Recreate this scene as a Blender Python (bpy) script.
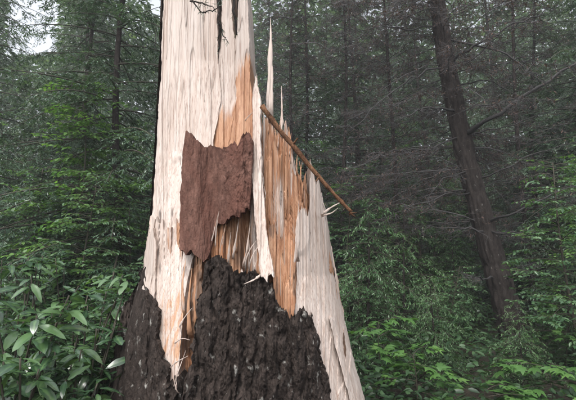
import bpy, math, random
import numpy as np
from mathutils import Vector, Matrix

# ------------------------------------------------------------------ scene, camera, light
for o in list(bpy.data.objects): bpy.data.objects.remove(o)
scene = bpy.context.scene
COL = scene.collection
W, H, F = 576.0, 400.0, 430.0
CAM_Z, PITCH = 1.6, math.radians(6)

cam_d = bpy.data.cameras.new('camera'); cam = bpy.data.objects.new('camera', cam_d); COL.objects.link(cam)
cam.location = (0, 0, CAM_Z); cam.rotation_euler = (math.pi/2 + PITCH, 0, 0)
cam_d.sensor_width = 36; cam_d.lens = F / W * 36; cam_d.clip_end = 2000; cam_d.clip_start = 0.05
scene.camera = cam

SUN_EL, SUN_AZ = math.radians(58), math.radians(200)      # azimuth clockwise from +Y: from the left, a little behind the camera
world = bpy.data.worlds.new('World'); scene.world = world; world.use_nodes = True
nt = world.node_tree; nt.nodes.clear()
sky = nt.nodes.new('ShaderNodeTexSky'); sky.sky_type = 'NISHITA'; sky.sun_disc = False
sky.sun_elevation = SUN_EL; sky.sun_rotation = SUN_AZ; sky.air_density = 1.0; sky.dust_density = 4.0
hs = nt.nodes.new('ShaderNodeHueSaturation'); hs.inputs['Saturation'].default_value = 0.26   # overcast: grey-white sky
bg = nt.nodes.new('ShaderNodeBackground'); bg.inputs['Strength'].default_value = 0.15
wo = nt.nodes.new('ShaderNodeOutputWorld')
nt.links.new(sky.outputs[0], hs.inputs['Color']); nt.links.new(hs.outputs[0], bg.inputs[0]); nt.links.new(bg.outputs[0], wo.inputs[0])

sun_d = bpy.data.lights.new('sun', 'SUN'); sun = bpy.data.objects.new('sun', sun_d); COL.objects.link(sun)
sun_d.energy = 1.15; sun_d.angle = math.radians(30); sun_d.color = (1, 0.97, 0.93)
sd = Vector((math.sin(SUN_AZ)*math.cos(SUN_EL), math.cos(SUN_AZ)*math.cos(SUN_EL), math.sin(SUN_EL)))
sun.rotation_euler = (-sd).to_track_quat('-Z', 'Y').to_euler(); sun.location = (0, -5, 12)

scene.view_settings.view_transform = 'Standard'; scene.view_settings.look = 'None'
scene.view_settings.gamma = 1; scene.view_settings.exposure = 1.38
scene.view_settings.use_curve_mapping = False
scene.render.engine = 'CYCLES'
scene.cycles.max_bounces = 4; scene.cycles.diffuse_bounces = 2; scene.cycles.glossy_bounces = 2; scene.cycles.transmission_bounces = 2; scene.cycles.volume_bounces = 0

# ------------------------------------------------------------------ helpers
_cf = np.array([0, math.cos(PITCH), math.sin(PITCH)]); _cu = np.array([0, -math.sin(PITCH), math.cos(PITCH)])
def proj(px, py, Y):
    """world point seen at photo pixel px,py on the plane y = Y"""
    px, py, Y = np.broadcast_arrays(np.asarray(px, float), np.asarray(py, float), np.asarray(Y, float))
    a = (px - W/2)/F; b = (H/2 - py)/F
    d = np.stack([a, _cf[1] + b*_cu[1], _cf[2] + b*_cu[2]], -1)
    p = d * (Y/d[..., 1])[..., None]
    p[..., 2] += CAM_Z
    return p
def at(px, py, Y): return proj(px, py, Y)

def ground_z(x, y):
    x = np.asarray(x, float); y = np.asarray(y, float)
    r = np.clip((y - 7)/40, 0, 1.5)
    return 4.5*r*r*(3 - 2*np.clip(r, 0, 1))*0.9 + 0.06*np.sin(x*1.3 + y*.7) + 0.05*np.sin(y*1.9 - x*.4) - 0.02

def _hash(ix, iy, seed):
    n = (ix.astype(np.int64)*374761393 + iy.astype(np.int64)*668265263 + seed*1442695041) & 0x7fffffff
    n = ((n ^ (n >> 13))*1274126177) & 0x7fffffff
    n = n ^ (n >> 16)
    return (n & 0xffff)/65535.0
def vn(x, y, seed=0):
    """smooth value noise 0..1"""
    x, y = np.broadcast_arrays(np.asarray(x, float), np.asarray(y, float))
    ix = np.floor(x); iy = np.floor(y); fx = x - ix; fy = y - iy
    fx = fx*fx*(3 - 2*fx); fy = fy*fy*(3 - 2*fy)
    a = _hash(ix, iy, seed); b = _hash(ix+1, iy, seed); c = _hash(ix, iy+1, seed); d = _hash(ix+1, iy+1, seed)
    return (a*(1-fx) + b*fx)*(1-fy) + (c*(1-fx) + d*fx)*fy
def fbm(x, y, seed=0, oct=4):
    s = 0; a = .5
    for k in range(oct):
        s = s + a*vn(x*2**k, y*2**k, seed + 17*k); a *= .5
    return s/(1 - .5**oct)

def mesh_data(name, V, faces, mat, attrs=None, smooth=False):
    """faces: list of int arrays (n,k), k = 3 or 4"""
    V = np.asarray(V, np.float32); me = bpy.data.meshes.new(name)
    if isinstance(faces, np.ndarray): faces = [faces]
    faces = [np.asarray(f, np.int32) for f in faces if len(f)]
    li = np.concatenate([f.ravel() for f in faces]); tot = np.concatenate([np.full(len(f), f.shape[1], np.int32) for f in faces])
    st = np.concatenate([[0], np.cumsum(tot)[:-1]]).astype(np.int32)
    me.vertices.add(len(V)); me.vertices.foreach_set('co', V.ravel())
    me.loops.add(len(li)); me.loops.foreach_set('vertex_index', li)
    me.polygons.add(len(tot)); me.polygons.foreach_set('loop_start', st); me.polygons.foreach_set('loop_total', tot)
    if smooth: me.polygons.foreach_set('use_smooth', np.ones(len(tot), bool))
    me.update(calc_edges=True)
    for k, v in (attrs or {}).items():
        a = me.attributes.new(k, 'FLOAT', 'POINT'); a.data.foreach_set('value', np.asarray(v, np.float32).ravel())
    me.materials.append(mat)
    return me
def link(name, me, parent=None, loc=None):
    o = bpy.data.objects.new(name, me); COL.objects.link(o)
    if parent is not None: o.parent = parent
    if loc is not None: o.location = loc
    return o
def tag(o, label, cat, group=None):
    o['label'] = label; o['category'] = cat
    if group: o['group'] = group
    return o
def thing(name, loc, label, cat, group=None, rz=0):
    o = bpy.data.objects.new(name, None); COL.objects.link(o); o.empty_display_size = .2
    o.location = [float(c) for c in loc]; o.rotation_euler = (0, 0, rz)
    return tag(o, label, cat, group)

class Geo:
    """collects vertex/face batches for one mesh"""
    def __init__(s): s.V = []; s.Q = []; s.T = []; s.n = 0; s.A = []
    def add(s, V, Q=None, T=None, tint=None):
        V = np.asarray(V, float).reshape(-1, 3)
        if Q is not None and len(Q): s.Q.append(np.asarray(Q) + s.n)
        if T is not None and len(T): s.T.append(np.asarray(T) + s.n)
        s.V.append(V); s.A.append(np.zeros(len(V)) if tint is None else np.asarray(tint, float).ravel()); s.n += len(V)
    def mesh(s, name, mat, smooth=False, off=None):
        V = np.concatenate(s.V)
        if off is not None: V = V - np.asarray(off)
        fs = []
        if s.Q: fs.append(np.concatenate(s.Q))
        if s.T: fs.append(np.concatenate(s.T))
        return mesh_data(name, V, fs, mat, {'tint': np.concatenate(s.A)}, smooth)

def norm(a): return a/np.maximum(np.linalg.norm(a, axis=-1, keepdims=True), 1e-9)
def tube(g, pts, rad, sides=8, rough=0, seed=0, tint=0):
    pts = np.asarray(pts, float); k = len(pts); rad = np.broadcast_to(np.asarray(rad, float), (k,))
    t = norm(np.gradient(pts, axis=0))
    ref = np.array([0, 0, 1.]) if abs(t[k//2, 2]) < .8 else np.array([1., 0, 0])
    a = norm(np.cross(t, ref)); b = np.cross(t, a)
    th = np.linspace(0, 2*np.pi, sides, endpoint=False)
    r = rad[:, None]*np.ones(sides)
    if rough:
        r = r*(1 + rough*(2*vn(th[None]*sides/6.28*.7 + seed, np.arange(k)[:, None]*.9 + seed) - 1))
    V = pts[:, None] + r[..., None]*(np.cos(th)[None, :, None]*a[:, None] + np.sin(th)[None, :, None]*b[:, None])
    i = np.arange(k-1)[:, None]*sides; j = np.arange(sides)[None]; j2 = (j+1) % sides
    Q = np.stack([i+j, i+j2, i+sides+j2, i+sides+j], -1).reshape(-1, 4)
    V = V.reshape(-1, 3); e = len(V); V = np.vstack([V, pts[:1], pts[-1:]])
    jj = np.arange(sides); T = np.vstack([np.stack([np.full(sides, e), (jj+1) % sides, jj], -1),
                                          np.stack([np.full(sides, e+1), (k-1)*sides+jj, (k-1)*sides+(jj+1) % sides], -1)])
    g.add(V, Q, T, np.full(len(V), tint))
def sticks(g, P0, P1, r0, r1, sides=3, tint=None):
    """many straight tapered twigs at once"""
    n = len(P0); D = norm(P1 - P0); ref = np.where(np.abs(D[:, 2:3]) < .8, [[0, 0, 1.]], [[1., 0, 0]])
    a = norm(np.cross(D, ref)); b = np.cross(D, a); th = np.linspace(0, 2*np.pi, sides, endpoint=False)
    c = np.cos(th)[None, :, None]*a[:, None] + np.sin(th)[None, :, None]*b[:, None]
    r0 = np.broadcast_to(r0, (n,)); r1 = np.broadcast_to(r1, (n,))
    V = np.concatenate([P0[:, None] + r0[:, None, None]*c, P1[:, None] + r1[:, None, None]*c], 1)
    j = np.arange(sides); j2 = (j+1) % sides
    Q = np.stack([j, j2, sides+j2, sides+j], -1)[None] + (np.arange(n)*2*sides)[:, None, None]
    tt = np.zeros(n) if tint is None else tint
    g.add(V.reshape(-1, 3), Q.reshape(-1, 4), None, np.repeat(tt, 2*sides))
LEAF_OVAL = (np.array([[0, 0, 0], [.3, -.42, .05], [.3, 0, -.02], [.3, .42, .05], [.68, -.36, .03], [.68, 0, -.04], [.68, .36, .03], [1, 0, -.12]]),
             np.array([[1, 4, 5, 2], [2, 5, 6, 3]]), np.array([[0, 1, 2], [0, 2, 3], [4, 7, 5], [5, 7, 6]]))
NEEDLE = (np.array([[0, -.28, 0], [.55, -.5, .03], [1, 0, -.06], [.55, .5, .03], [0, .28, 0]]),
          np.array([[0, 1, 3, 4]]), np.array([[1, 2, 3]]))
def blades(g, C, D, N, L, Wd, tpl=NEEDLE, tint=None):
    T, Q, R = tpl; n = len(C)
    D = norm(D); S = norm(np.cross(N, D)); N = np.cross(D, S)
    L = np.broadcast_to(L, (n,)); Wd = np.broadcast_to(Wd, (n,))
    V = C[:, None] + (T[None, :, 0]*L[:, None])[..., None]*D[:, None] + (T[None, :, 1]*Wd[:, None])[..., None]*S[:, None] + (T[None, :, 2]*L[:, None])[..., None]*N[:, None]
    o = (np.arange(n)*len(T))[:, None, None]
    g.add(V.reshape(-1, 3), (Q[None] + o).reshape(-1, Q.shape[1]), (R[None] + o).reshape(-1, 3), np.repeat(np.zeros(n) if tint is None else tint, len(T)))

# ------------------------------------------------------------------ materials
def new_mat(name):
    m = bpy.data.materials.new(name); m.use_nodes = True; t = m.node_tree; t.nodes.clear()
    out = t.nodes.new('ShaderNodeOutputMaterial'); b = t.nodes.new('ShaderNodeBsdfPrincipled'); t.links.new(b.outputs[0], out.inputs[0])
    return m, t, b, out
def N(t, typ, **kw):
    n = t.nodes.new(typ)
    for k, v in kw.items(): setattr(n, k, v)
    return n
def noise(t, scale, detail=4, rough=.55, dist=0, vec=None):
    n = N(t, 'ShaderNodeTexNoise'); n.inputs['Scale'].default_value = scale; n.inputs['Detail'].default_value = detail
    n.inputs['Roughness'].default_value = rough; n.inputs['Distortion'].default_value = dist
    if vec is not None: t.links.new(vec, n.inputs['Vector'])
    return n
def coords(t, scale):
    c = N(t, 'ShaderNodeTexCoord'); m = N(t, 'ShaderNodeMapping'); m.inputs['Scale'].default_value = scale
    t.links.new(c.outputs['Object'], m.inputs['Vector']); return m.outputs[0]
def ramp(t, fac, stops):
    r = N(t, 'ShaderNodeValToRGB'); e = r.color_ramp.elements
    while len(e) < len(stops): e.new(.5)
    for i, (p, c) in enumerate(stops):
        e[i].position = p; e[i].color = (*c, 1) if len(c) == 3 else c
    t.links.new(fac, r.inputs[0]); return r.outputs[0]
def mix(t, fac, a, b, mode='MIX'):
    m = N(t, 'ShaderNodeMix', data_type='RGBA', blend_type=mode)
    for s, v in ((0, fac), (6, a), (7, b)):
        if isinstance(v, (int, float)): m.inputs[s].default_value = v
        elif isinstance(v, tuple): m.inputs[s].default_value = (*v, 1)
        else: t.links.new(v, m.inputs[s])
    return m.outputs[2]
def bump(t, b, h, strength, dist):
    n = N(t, 'ShaderNodeBump'); n.inputs['Strength'].default_value = strength; n.inputs['Distance'].default_value = dist
    t.links.new(h, n.inputs['Height']); t.links.new(n.outputs[0], b.inputs['Normal']); return n
G3 = lambda v: (v, v, v)

def wood_material():
    m, t, b, out = new_mat('split_wood')
    fib = noise(t, 1, 6, .6, .05, coords(t, (150, 150, .9))).outputs[0]
    mid = noise(t, 1, 4, .6, .12, coords(t, (34, 34, .4))).outputs[0]
    big = noise(t, 1, 3, .5, .4, coords(t, (7, 7, 1.3))).outputs[0]
    blot = noise(t, 1, 5, .65, .6, coords(t, (16, 16, 6))).outputs[0]
    pale = ramp(t, mid, [(.25, (.29, .215, .175)), (.40, (.415, .34, .297)), (.58, (.48, .412, .372)), (.8, (.51, .455, .42))])
    pale = mix(t, ramp(t, big, [(.45, G3(0)), (.75, G3(.55))]), pale, (.34, .25, .20))
    heart = ramp(t, mid, [(.22, (.16, .070, .034)), (.42, (.30, .145, .073)), (.6, (.385, .215, .125)), (.85, (.45, .31, .21))])
    heart = mix(t, ramp(t, blot, [(.52, G3(0)), (.72, G3(.6))]), heart, (.24, .09, .04))
    at_ = N(t, 'ShaderNodeAttribute', attribute_name='heart')
    ad = N(t, 'ShaderNodeMath', operation='ADD'); t.links.new(at_.outputs['Fac'], ad.inputs[0])
    sc = N(t, 'ShaderNodeMath', operation='MULTIPLY_ADD'); t.links.new(mid, sc.inputs[0]); sc.inputs[1].default_value = 1.5; sc.inputs[2].default_value = -.75
    t.links.new(sc.outputs[0], ad.inputs[1])
    c = mix(t, ramp(t, ad.outputs[0], [(.38, G3(0)), (.60, G3(1))]), pale, heart)
    c = mix(t, ramp(t, fib, [(.34, G3(.8)), (.47, G3(0))]), c, mix(t, 1, c, (.55, .45, .40), 'MULTIPLY'))
    st = N(t, 'ShaderNodeAttribute', attribute_name='stain')
    c = mix(t, st.outputs['Fac'], c, (.045, .028, .02))
    t.links.new(c, b.inputs['Base Color']); b.inputs['Roughness'].default_value = .62
    hh = mix(t, .35, fib, mid); bump(t, b, hh, .8, .006)
    return m
def bark_material(name, dark, light, lichen=.0, red=None, bd=.03):
    m, t, b, out = new_mat(name)
    n1 = noise(t, 1, 7, .65, .4, coords(t, (22, 22, 9))).outputs[0]
    n2 = noise(t, 1, 5, .6, .3, coords(t, (120, 120, 70))).outputs[0]
    c = ramp(t, n1, [(.3, dark), (.52, tuple(.5*(a+e) for a, e in zip(dark, light))), (.72, light)])
    if red:
        n4 = noise(t, 1, 4, .6, .6, coords(t, (9, 9, 5))).outputs[0]
        c = mix(t, ramp(t, n4, [(.42, G3(0)), (.62, G3(.8))]), c, red)
    if lichen:
        n3 = noise(t, 1, 4, .55, .2, coords(t, (17, 17, 14))).outputs[0]
        c = mix(t, ramp(t, n3, [(.69 - .05*lichen, G3(0)), (.71, G3(.75*min(1, lichen)))]), c, (.40, .39, .36))
    t.links.new(c, b.inputs['Base Color']); b.inputs['Roughness'].default_value = .9; b.inputs['Specular IOR Level'].default_value = .08
    bump(t, b, mix(t, .6, n1, n2), 1, bd)
    return m
def leaf_material(name, c0, c1, c2, rough=.45, trans=.35, spec=.5):
    m, t, b, out = new_mat(name)
    a = N(t, 'ShaderNodeAttribute', attribute_name='tint'); oi = N(t, 'ShaderNodeObjectInfo')
    s = N(t, 'ShaderNodeMath', operation='MULTIPLY_ADD'); t.links.new(oi.outputs['Random'], s.inputs[0]); s.inputs[1].default_value = .3
    t.links.new(a.outputs['Fac'], s.inputs[2])
    n = noise(t, 1.3, 3, .6, 0, coords(t, (1, 1, 1))).outputs[0]
    s2 = N(t, 'ShaderNodeMath', operation='MULTIPLY_ADD'); t.links.new(n, s2.inputs[0]); s2.inputs[1].default_value = .5; t.links.new(s.outputs[0], s2.inputs[2])
    c = ramp(t, s2.outputs[0], [(.25, c0), (.75, c1), (1.15 if False else 1., c2)])
    t.links.new(c, b.inputs['Base Color']); b.inputs['Roughness'].default_value = rough
    b.inputs['Specular IOR Level'].default_value = spec
    tr = N(t, 'ShaderNodeBsdfTranslucent'); t.links.new(mix(t, 1, c, (1.25, 1.35, .6), 'MULTIPLY'), tr.inputs[0])
    mx = N(t, 'ShaderNodeMixShader'); mx.inputs[0].default_value = trans
    t.links.new(b.outputs[0], mx.inputs[1]); t.links.new(tr.outputs[0], mx.inputs[2]); t.links.new(mx.outputs[0], out.inputs[0])
    return m
def twig_material(name, c0, c1):
    m, t, b, out = new_mat(name)
    a = N(t, 'ShaderNodeAttribute', attribute_name='tint')
    n = noise(t, 1, 5, .6, .2, coords(t, (25, 25, 12))).outputs[0]
    c = mix(t, a.outputs['Fac'], c0, c1)
    c = mix(t, ramp(t, n, [(.35, G3(.55)), (.65, G3(0))]), c, mix(t, 1, c, G3(.35), 'MULTIPLY'))
    t.links.new(c, b.inputs['Base Color']); b.inputs['Roughness'].default_value = .8
    bump(t, b, n, .6, .01)
    return m
def ground_material():
    m, t, b, out = new_mat('leaf_litter')
    n1 = noise(t, 3, 8, .7, .3, coords(t, (1, 1, 1))).outputs[0]; n2 = noise(t, 30, 5, .7, .5, coords(t, (1, 1, 1))).outputs[0]
    c = ramp(t, n2, [(.3, (.010, .008, .005)), (.55, (.035, .024, .014)), (.75, (.075, .052, .03))])
    c = mix(t, ramp(t, n1, [(.5, G3(0)), (.65, G3(.8))]), c, (.03, .055, .018))
    t.links.new(c, b.inputs['Base Color']); b.inputs['Roughness'].default_value = .9; bump(t, b, n2, 1, .04)
    return m
M_WOOD = wood_material()
M_BARK = bark_material('dark_furrowed_bark', (.011, .009, .008), (.070, .054, .047), 1.5)
M_BARK_RED = bark_material('reddish_inner_bark', (.045, .022, .017), (.17, .092, .072), 0, (.098, .046, .035), .011)
M_BARK_TREE = bark_material('forest_bark', (.014, .012, .011), (.055, .046, .042), .5)
M_HEM = [leaf_material('hemlock_needles_dark', (.013, .032, .020), (.038, .076, .048), (.085, .14, .088), .36, .25),
         leaf_material('hemlock_needles_grey', (.021, .040, .029), (.054, .090, .064), (.11, .155, .11), .36, .25)]
M_YOUNG = leaf_material('young_needles', (.022, .056, .021), (.055, .125, .048), (.12, .22, .09), .36, .32)
M_DEC = leaf_material('understory_leaves', (.026, .060, .028), (.064, .130, .062), (.12, .20, .10), .32, .38)
M_BRIGHT = leaf_material('bright_leaves', (.035, .085, .024), (.075, .165, .045), (.13, .24, .07), .36, .4)
M_SHRUB = leaf_material('glossy_leaves', (.016, .040, .020), (.034, .072, .034), (.075, .14, .055), .25, .22, .9)
M_TWIG = twig_material('dead_twigs', (.018, .016, .016), (.085, .080, .082))
M_RUST = leaf_material('rusty_dead_needles', (.045, .022, .016), (.085, .045, .032), (.13, .075, .055), .7, .2)
M_STEM = twig_material('green_brown_stems', (.035, .03, .018), (.06, .055, .03))
M_BRANCH = bark_material('brown_branch_wood', (.045, .022, .014), (.24, .125, .07), 0)
M_GROUND = ground_material()
M_FAR = leaf_material('far_foliage', (.030, .058, .034), (.065, .115, .062), (.12, .18, .10), .4, .45)
M_UNDER = leaf_material('undergrowth_leaves', (.008, .020, .009), (.019, .044, .018), (.042, .085, .034), .4, .3)

# ------------------------------------------------------------------ ground
def build_ground():
    xs = np.concatenate([np.linspace(-400, -30, 16)[:-1], np.linspace(-30, 30, 121), np.linspace(30, 400, 16)[1:]])
    ys = np.concatenate([np.linspace(-300, -10, 14)[:-1], np.linspace(-10, 60, 141), np.linspace(60, 600, 16)[1:]])
    X, Y = np.meshgrid(xs, ys); Z = ground_z(X, Y) + .07*fbm(X*1.5, Y*1.5, 5) - .035
    nx = len(xs); i = np.arange(len(ys)-1)[:, None]*nx; j = np.arange(nx-1)[None]
    Q = np.stack([i+j, i+j+1, i+nx+j+1, i+nx+j], -1).reshape(-1, 4)
    o = link('ground', mesh_data('ground', np.stack([X, Y, Z], -1).reshape(-1, 3), Q, M_GROUND, smooth=True)); o['kind'] = 'structure'
build_ground()

# ------------------------------------------------------------------ the splintered tree
YC = 3.0; AX = 237.0
_hy = [-120, 0, 130, 275, 400, 520]
def HW(py): return np.interp(py, _hy, [70, 74, 82, 97, 128, 165])       # half width in photo pixels
def RR(py): return np.interp(py, _hy, [.48, .51, .56, .66, .86, 1.08])  # radius in metres
def arc(px, py, k=1.0):
    s = np.clip((px - AX)/HW(py), -1, 1)
    return RR(py)*k*np.sqrt(np.maximum(1 - s*s, 0))
ROOT = np.array([float(proj(AX, 300, YC)[0]), YC, 0.0]); ROOT[2] = float(ground_z(ROOT[0], YC))
tree = thing('splintered_tree', ROOT, 'huge snapped tree trunk with splintered pale and orange wood above dark bark', 'broken tree')

def edge_fn(pts):
    p = sorted(pts, key=lambda q: q[1]); ys = [q[1] for q in p]; xs = [q[0] for q in p]
    return lambda py: np.interp(py, ys, xs)
def jag(u, freq, amp, seed, sharp=2.0):
    a = vn(u*freq, 0*u, seed); b = vn(u*freq*3.1, 0*u + 5, seed + 3)
    return -amp*((.65*a + .35*b)**sharp*1.8 - .3)
def sheet(name, mat, L, R, top, bot, yf, yb, nu=160, nv=160, jt=None, jb=None, relief=None, heart=None, stain=None, ex=.6, smooth=True, parent=None):
    Lf, Rf = edge_fn(L), edge_fn(R)
    u = np.linspace(0, 1, nu)
    def tf(pts):
        q = sorted(((x - Lf(y))/max(Rf(y) - Lf(y), 1e-3), y) for x, y in pts)
        return np.interp(u, [a for a, _ in q], [c for _, c in q])
    tp, bt = tf(top), tf(bot)
    if jt is not None: tp = tp + jt(u)
    if jb is not None: bt = bt + jb(u)
    v = np.linspace(0, 1, nv)[:, None]
    PY = tp[None]*(1 - v) + bt[None]*v
    l = Lf(PY); r = Rf(PY); PX = l + (r - l)*u[None]; dl = PX - l; dr = r - PX; sd = len(name)*3 + int(abs(L[0][0]))
    PX = PX + np.exp(-dl/4)*ex*(2*(vn(PY*.11, 0*PY, sd) - .5) + (vn(PY*.4, 0*PY, sd + 7) - .5)) + np.exp(-dr/4)*ex*(2*(vn(PY*.1, 0*PY + 9, sd + 4) - .5) + (vn(PY*.45, 0*PY, sd + 8) - .5))
    Yf = yf(PX, PY)
    Yb = np.maximum(yb(PX, PY), Yf + .012)
    if relief is not None:
        fall = np.clip(np.minimum(u, 1 - u)[None]*nu/3, 0, 1)
        Yf = Yf - relief(PX, PY)*(.3 + .7*fall)
    front = proj(PX, PY, Yf); back = front.copy(); back[..., 1] = Yb
    n = nu*nv; V = np.concatenate([front.reshape(-1, 3), back.reshape(-1, 3)]) - ROOT
    i = np.arange(nv - 1)[:, None]*nu; j = np.arange(nu - 1)[None]
    Qf = np.stack([i+j, i+nu+j, i+nu+j+1, i+j+1], -1).reshape(-1, 4); Qb = Qf[:, ::-1] + n
    def strip(idx): a = idx[:-1]; b = idx[1:]; return np.stack([a, b, b+n, a+n], -1)
    t_ = np.arange(nu); b_ = (nv-1)*nu + np.arange(nu); l_ = np.arange(nv)*nu; r_ = l_ + nu - 1
    Q = np.concatenate([Qf, Qb, strip(t_), strip(b_)[:, ::-1], strip(l_)[:, ::-1], strip(r_)])
    at_ = {}
    h = np.zeros_like(PX) if heart is None else heart(PX, PY); s = np.zeros_like(PX) if stain is None else stain(PX, PY)
    at_['heart'] = np.concatenate([h.ravel(), h.ravel()]); at_['stain'] = np.concatenate([s.ravel(), s.ravel()])
    me = mesh_data(name, V, Q, mat, at_, smooth)
    if smooth:
        try: me.set_sharp_from_angle(angle=math.radians(50))
        except Exception: pass
    return link(name, me, parent or tree)

def wood_relief(amp=.02, ledge=.02, seed=0, f=1.0):
    def fn(px, py):
        w = px + 1.2*(vn(px*.03, py*.008, seed + 40) - .5)
        r = amp*(vn(w*.16*f, py*.003, seed) - .5) + amp*.5*(vn(w*.6*f, py*.006, seed + 1) - .5) + amp*.35*(vn(w*1.7*f, py*.012, seed + 2) - .5)
        q = vn(w*.15*f, py*.009, seed + 5); r = r + ledge*np.clip((q - .5)*30, -.5, .5)
        q = vn(w*.36*f, py*.016, seed + 6); r = r + ledge*.5*np.clip((q - .58)*30, -.5, .5)
        return r
    return fn
def worley(x, y, seed):
    ix = np.floor(x); iy = np.floor(y); f1 = np.full(x.shape, 9.); f2 = f1.copy(); cid = np.zeros(x.shape)
    for dx in (-1, 0, 1):
        for dy in (-1, 0, 1):
            cx = ix + dx; cy = iy + dy; d = np.hypot(cx + .1 + .8*_hash(cx, cy, seed) - x, cy + .1 + .8*_hash(cx, cy, seed + 9) - y)
            new = d < f1; f2 = np.where(new, f1, np.minimum(f2, d)); cid = np.where(new, _hash(cx, cy, seed + 5), cid); f1 = np.where(new, d, f1)
    return f1, f2 - f1, cid
def bark_relief(amp=.05, seed=0, fx=.075, fy=.013):
    """broken vertical plates with deep cracks, flaky on top"""
    def fn(px, py):
        wx = px + 10*(fbm(px*.05, py*.04, seed + 3) - .5) + 4*(fbm(px*.22, py*.16, seed + 6) - .5); wy = py + 22*(fbm(px*.09, py*.05, seed + 4) - .5)
        f, e, c = worley(wx*fx, wy*fy, seed); f_, e2, c2 = worley(wx*fx*2.6, wy*fy*3.2, seed + 1)
        p = np.clip(e/.5, 0, 1)**.8; q = np.clip(e2/.5, 0, 1)
        r = amp*(.50*p + .36*c*p + .22*q*(.4 + c2)) + amp*.6*(fbm(px*.20, py*.07, seed + 2, 6) - .5) + amp*.26*(fbm(px*.7, py*.45, seed + 12, 3) - .5)
        return r - amp*.4
    return fn
sm = lambda a, b, x: (lambda t: t*t*(3 - 2*t))(np.clip((x - a)/(b - a), 0, 1))
BACK = lambda px, py: YC + arc(px, py, .95)

# back bark shell: shows as the dark rim along the left of the pale slab
sheet('bark', M_BARK, [(162, -110), (160.5, 0), (159, 60), (155, 130), (151, 205), (145, 258), (139, 280), (128, 300), (106, 400), (72, 520)],
      [(249, -110), (250, 0), (250, 120), (290, 175), (318, 210), (334, 270), (345, 330), (362, 400), (400, 520)],
      [(162, -70), (190, -100), (225, -80), (249, -40)], [(72, 520), (400, 520)],
      lambda px, py: YC + arc(px, py, .94) + .004, lambda px, py: YC + arc(px, py, 1.0) + .05, 60, 110, relief=None)
# inner core of the butt: backing behind bark and fissures
sheet('heartwood', M_WOOD, [(150, 215), (144, 262), (136, 300), (118, 400), (90, 520)], [(318, 190), (333, 270), (343, 330), (358, 400), (395, 520)],
      [(152, 214), (180, 236), (206, 215), (230, 205), (252, 190), (262, 150), (290, 165), (305, 200), (318, 215)], [(90, 520), (395, 520)],
      lambda px, py: YC - arc(px, py, .70) + .03*sm(150, 176, px)*(1 - sm(186, 200, px)), BACK, 260, 200,
      jt=lambda u: jag(u, 30, 26, 11), relief=wood_relief(.035, .035, 21),
      heart=lambda px, py: .95 - .5*np.clip(vn(px*.11, py*.01, 71) - .55, 0, 1)*3 - .7*sm(178, 160, px),
      stain=lambda px, py: .75*sm(.60, .74, vn(px*.13, py*.035, 31))*sm(215, 260, py))
# tall pale slab
def slab_y(px, py):
    k = np.interp(py, [-120, 60, 150, 230, 275, 340, 400], [.10, .14, .26, .55, .72, .80, .80])
    return YC - .03 - arc(px, py, 1.0)*k
sheet('sapwood_slab', M_WOOD, [(166, -110), (163.5, 0), (161.5, 60), (157.5, 130), (153, 205), (147, 258), (143.5, 276), (150, 300), (158, 330), (163, 360), (166, 400), (168, 430)],
      [(216, -110), (216.5, 0), (217.5, 45), (219.5, 70), (221, 100), (212, 150), (204, 210), (198, 240), (192, 262), (186, 290), (182, 330), (177, 400), (176, 430)],
      [(166, -62), (180, -90), (196, -98), (210, -80), (216, -70)], [(168, 430), (176, 430)], slab_y, BACK, 260, 260,
      jt=lambda u: jag(u, 16, 40, 2), relief=wood_relief(.009, .008, 1),
      heart=lambda px, py: .34*sm(255, 330, py) + .15*vn(px*.15, py*.01, 66),
      stain=lambda px, py: .8*sm(.70, .8, vn(px*.25, py*.07, 90))*sm(185, 215, py)*(1 - sm(262, 285, py)))
# strips right of the slits at the top
sheet('sapwood_strip', M_WOOD, [(221, -60), (221.5, 0), (221, 45), (219, 60), (219, 100), (211, 155)], [(230, -60), (231, 0), (233, 28), (236, 45), (237, 60), (238, 90), (228, 155)],
      [(221, -30), (225, -55), (230, -20)], [(211, 158), (228, 158)], lambda px, py: slab_y(px, py) + .02, BACK, 60, 200,
      jt=lambda u: jag(u, 9, 14, 6), relief=wood_relief(.009, .009, 4), heart=lambda px, py: .75*sm(82, 135, py + .8*(px - 226)))
sheet('sapwood_strip', M_WOOD, [(239.5, -50), (238.5, 0), (237.5, 30), (235, 46), (236, 70), (236, 100), (226, 158)], [(245, -50), (248, 0), (249.5, 40), (250, 75), (253, 100), (253, 158)],
      [(239.5, -30), (243, -48), (245, -25)], [(226, 158), (253, 158)], lambda px, py: slab_y(px, py) - .01, BACK, 70, 200,
      jt=lambda u: jag(u, 9, 14, 7), relief=wood_relief(.010, .010, 9), heart=lambda px, py: .95*sm(28, 95, py + 1.3*(px - 243)))
# left shoulder sliver of sapwood beside the slab
sheet('sapwood_sliver', M_WOOD, [(147, 236), (144, 262), (142, 292)], [(156, 236), (156, 262), (154, 300)], [(147, 238), (151, 233), (156, 240)], [(142, 290), (149, 294), (154, 302)],
      lambda px, py: YC - arc(px, py, .86) - .01, lambda px, py: YC, 40, 50, jt=lambda u: jag(u, 6, 6, 17), relief=wood_relief(.012, .012, 19))
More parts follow.
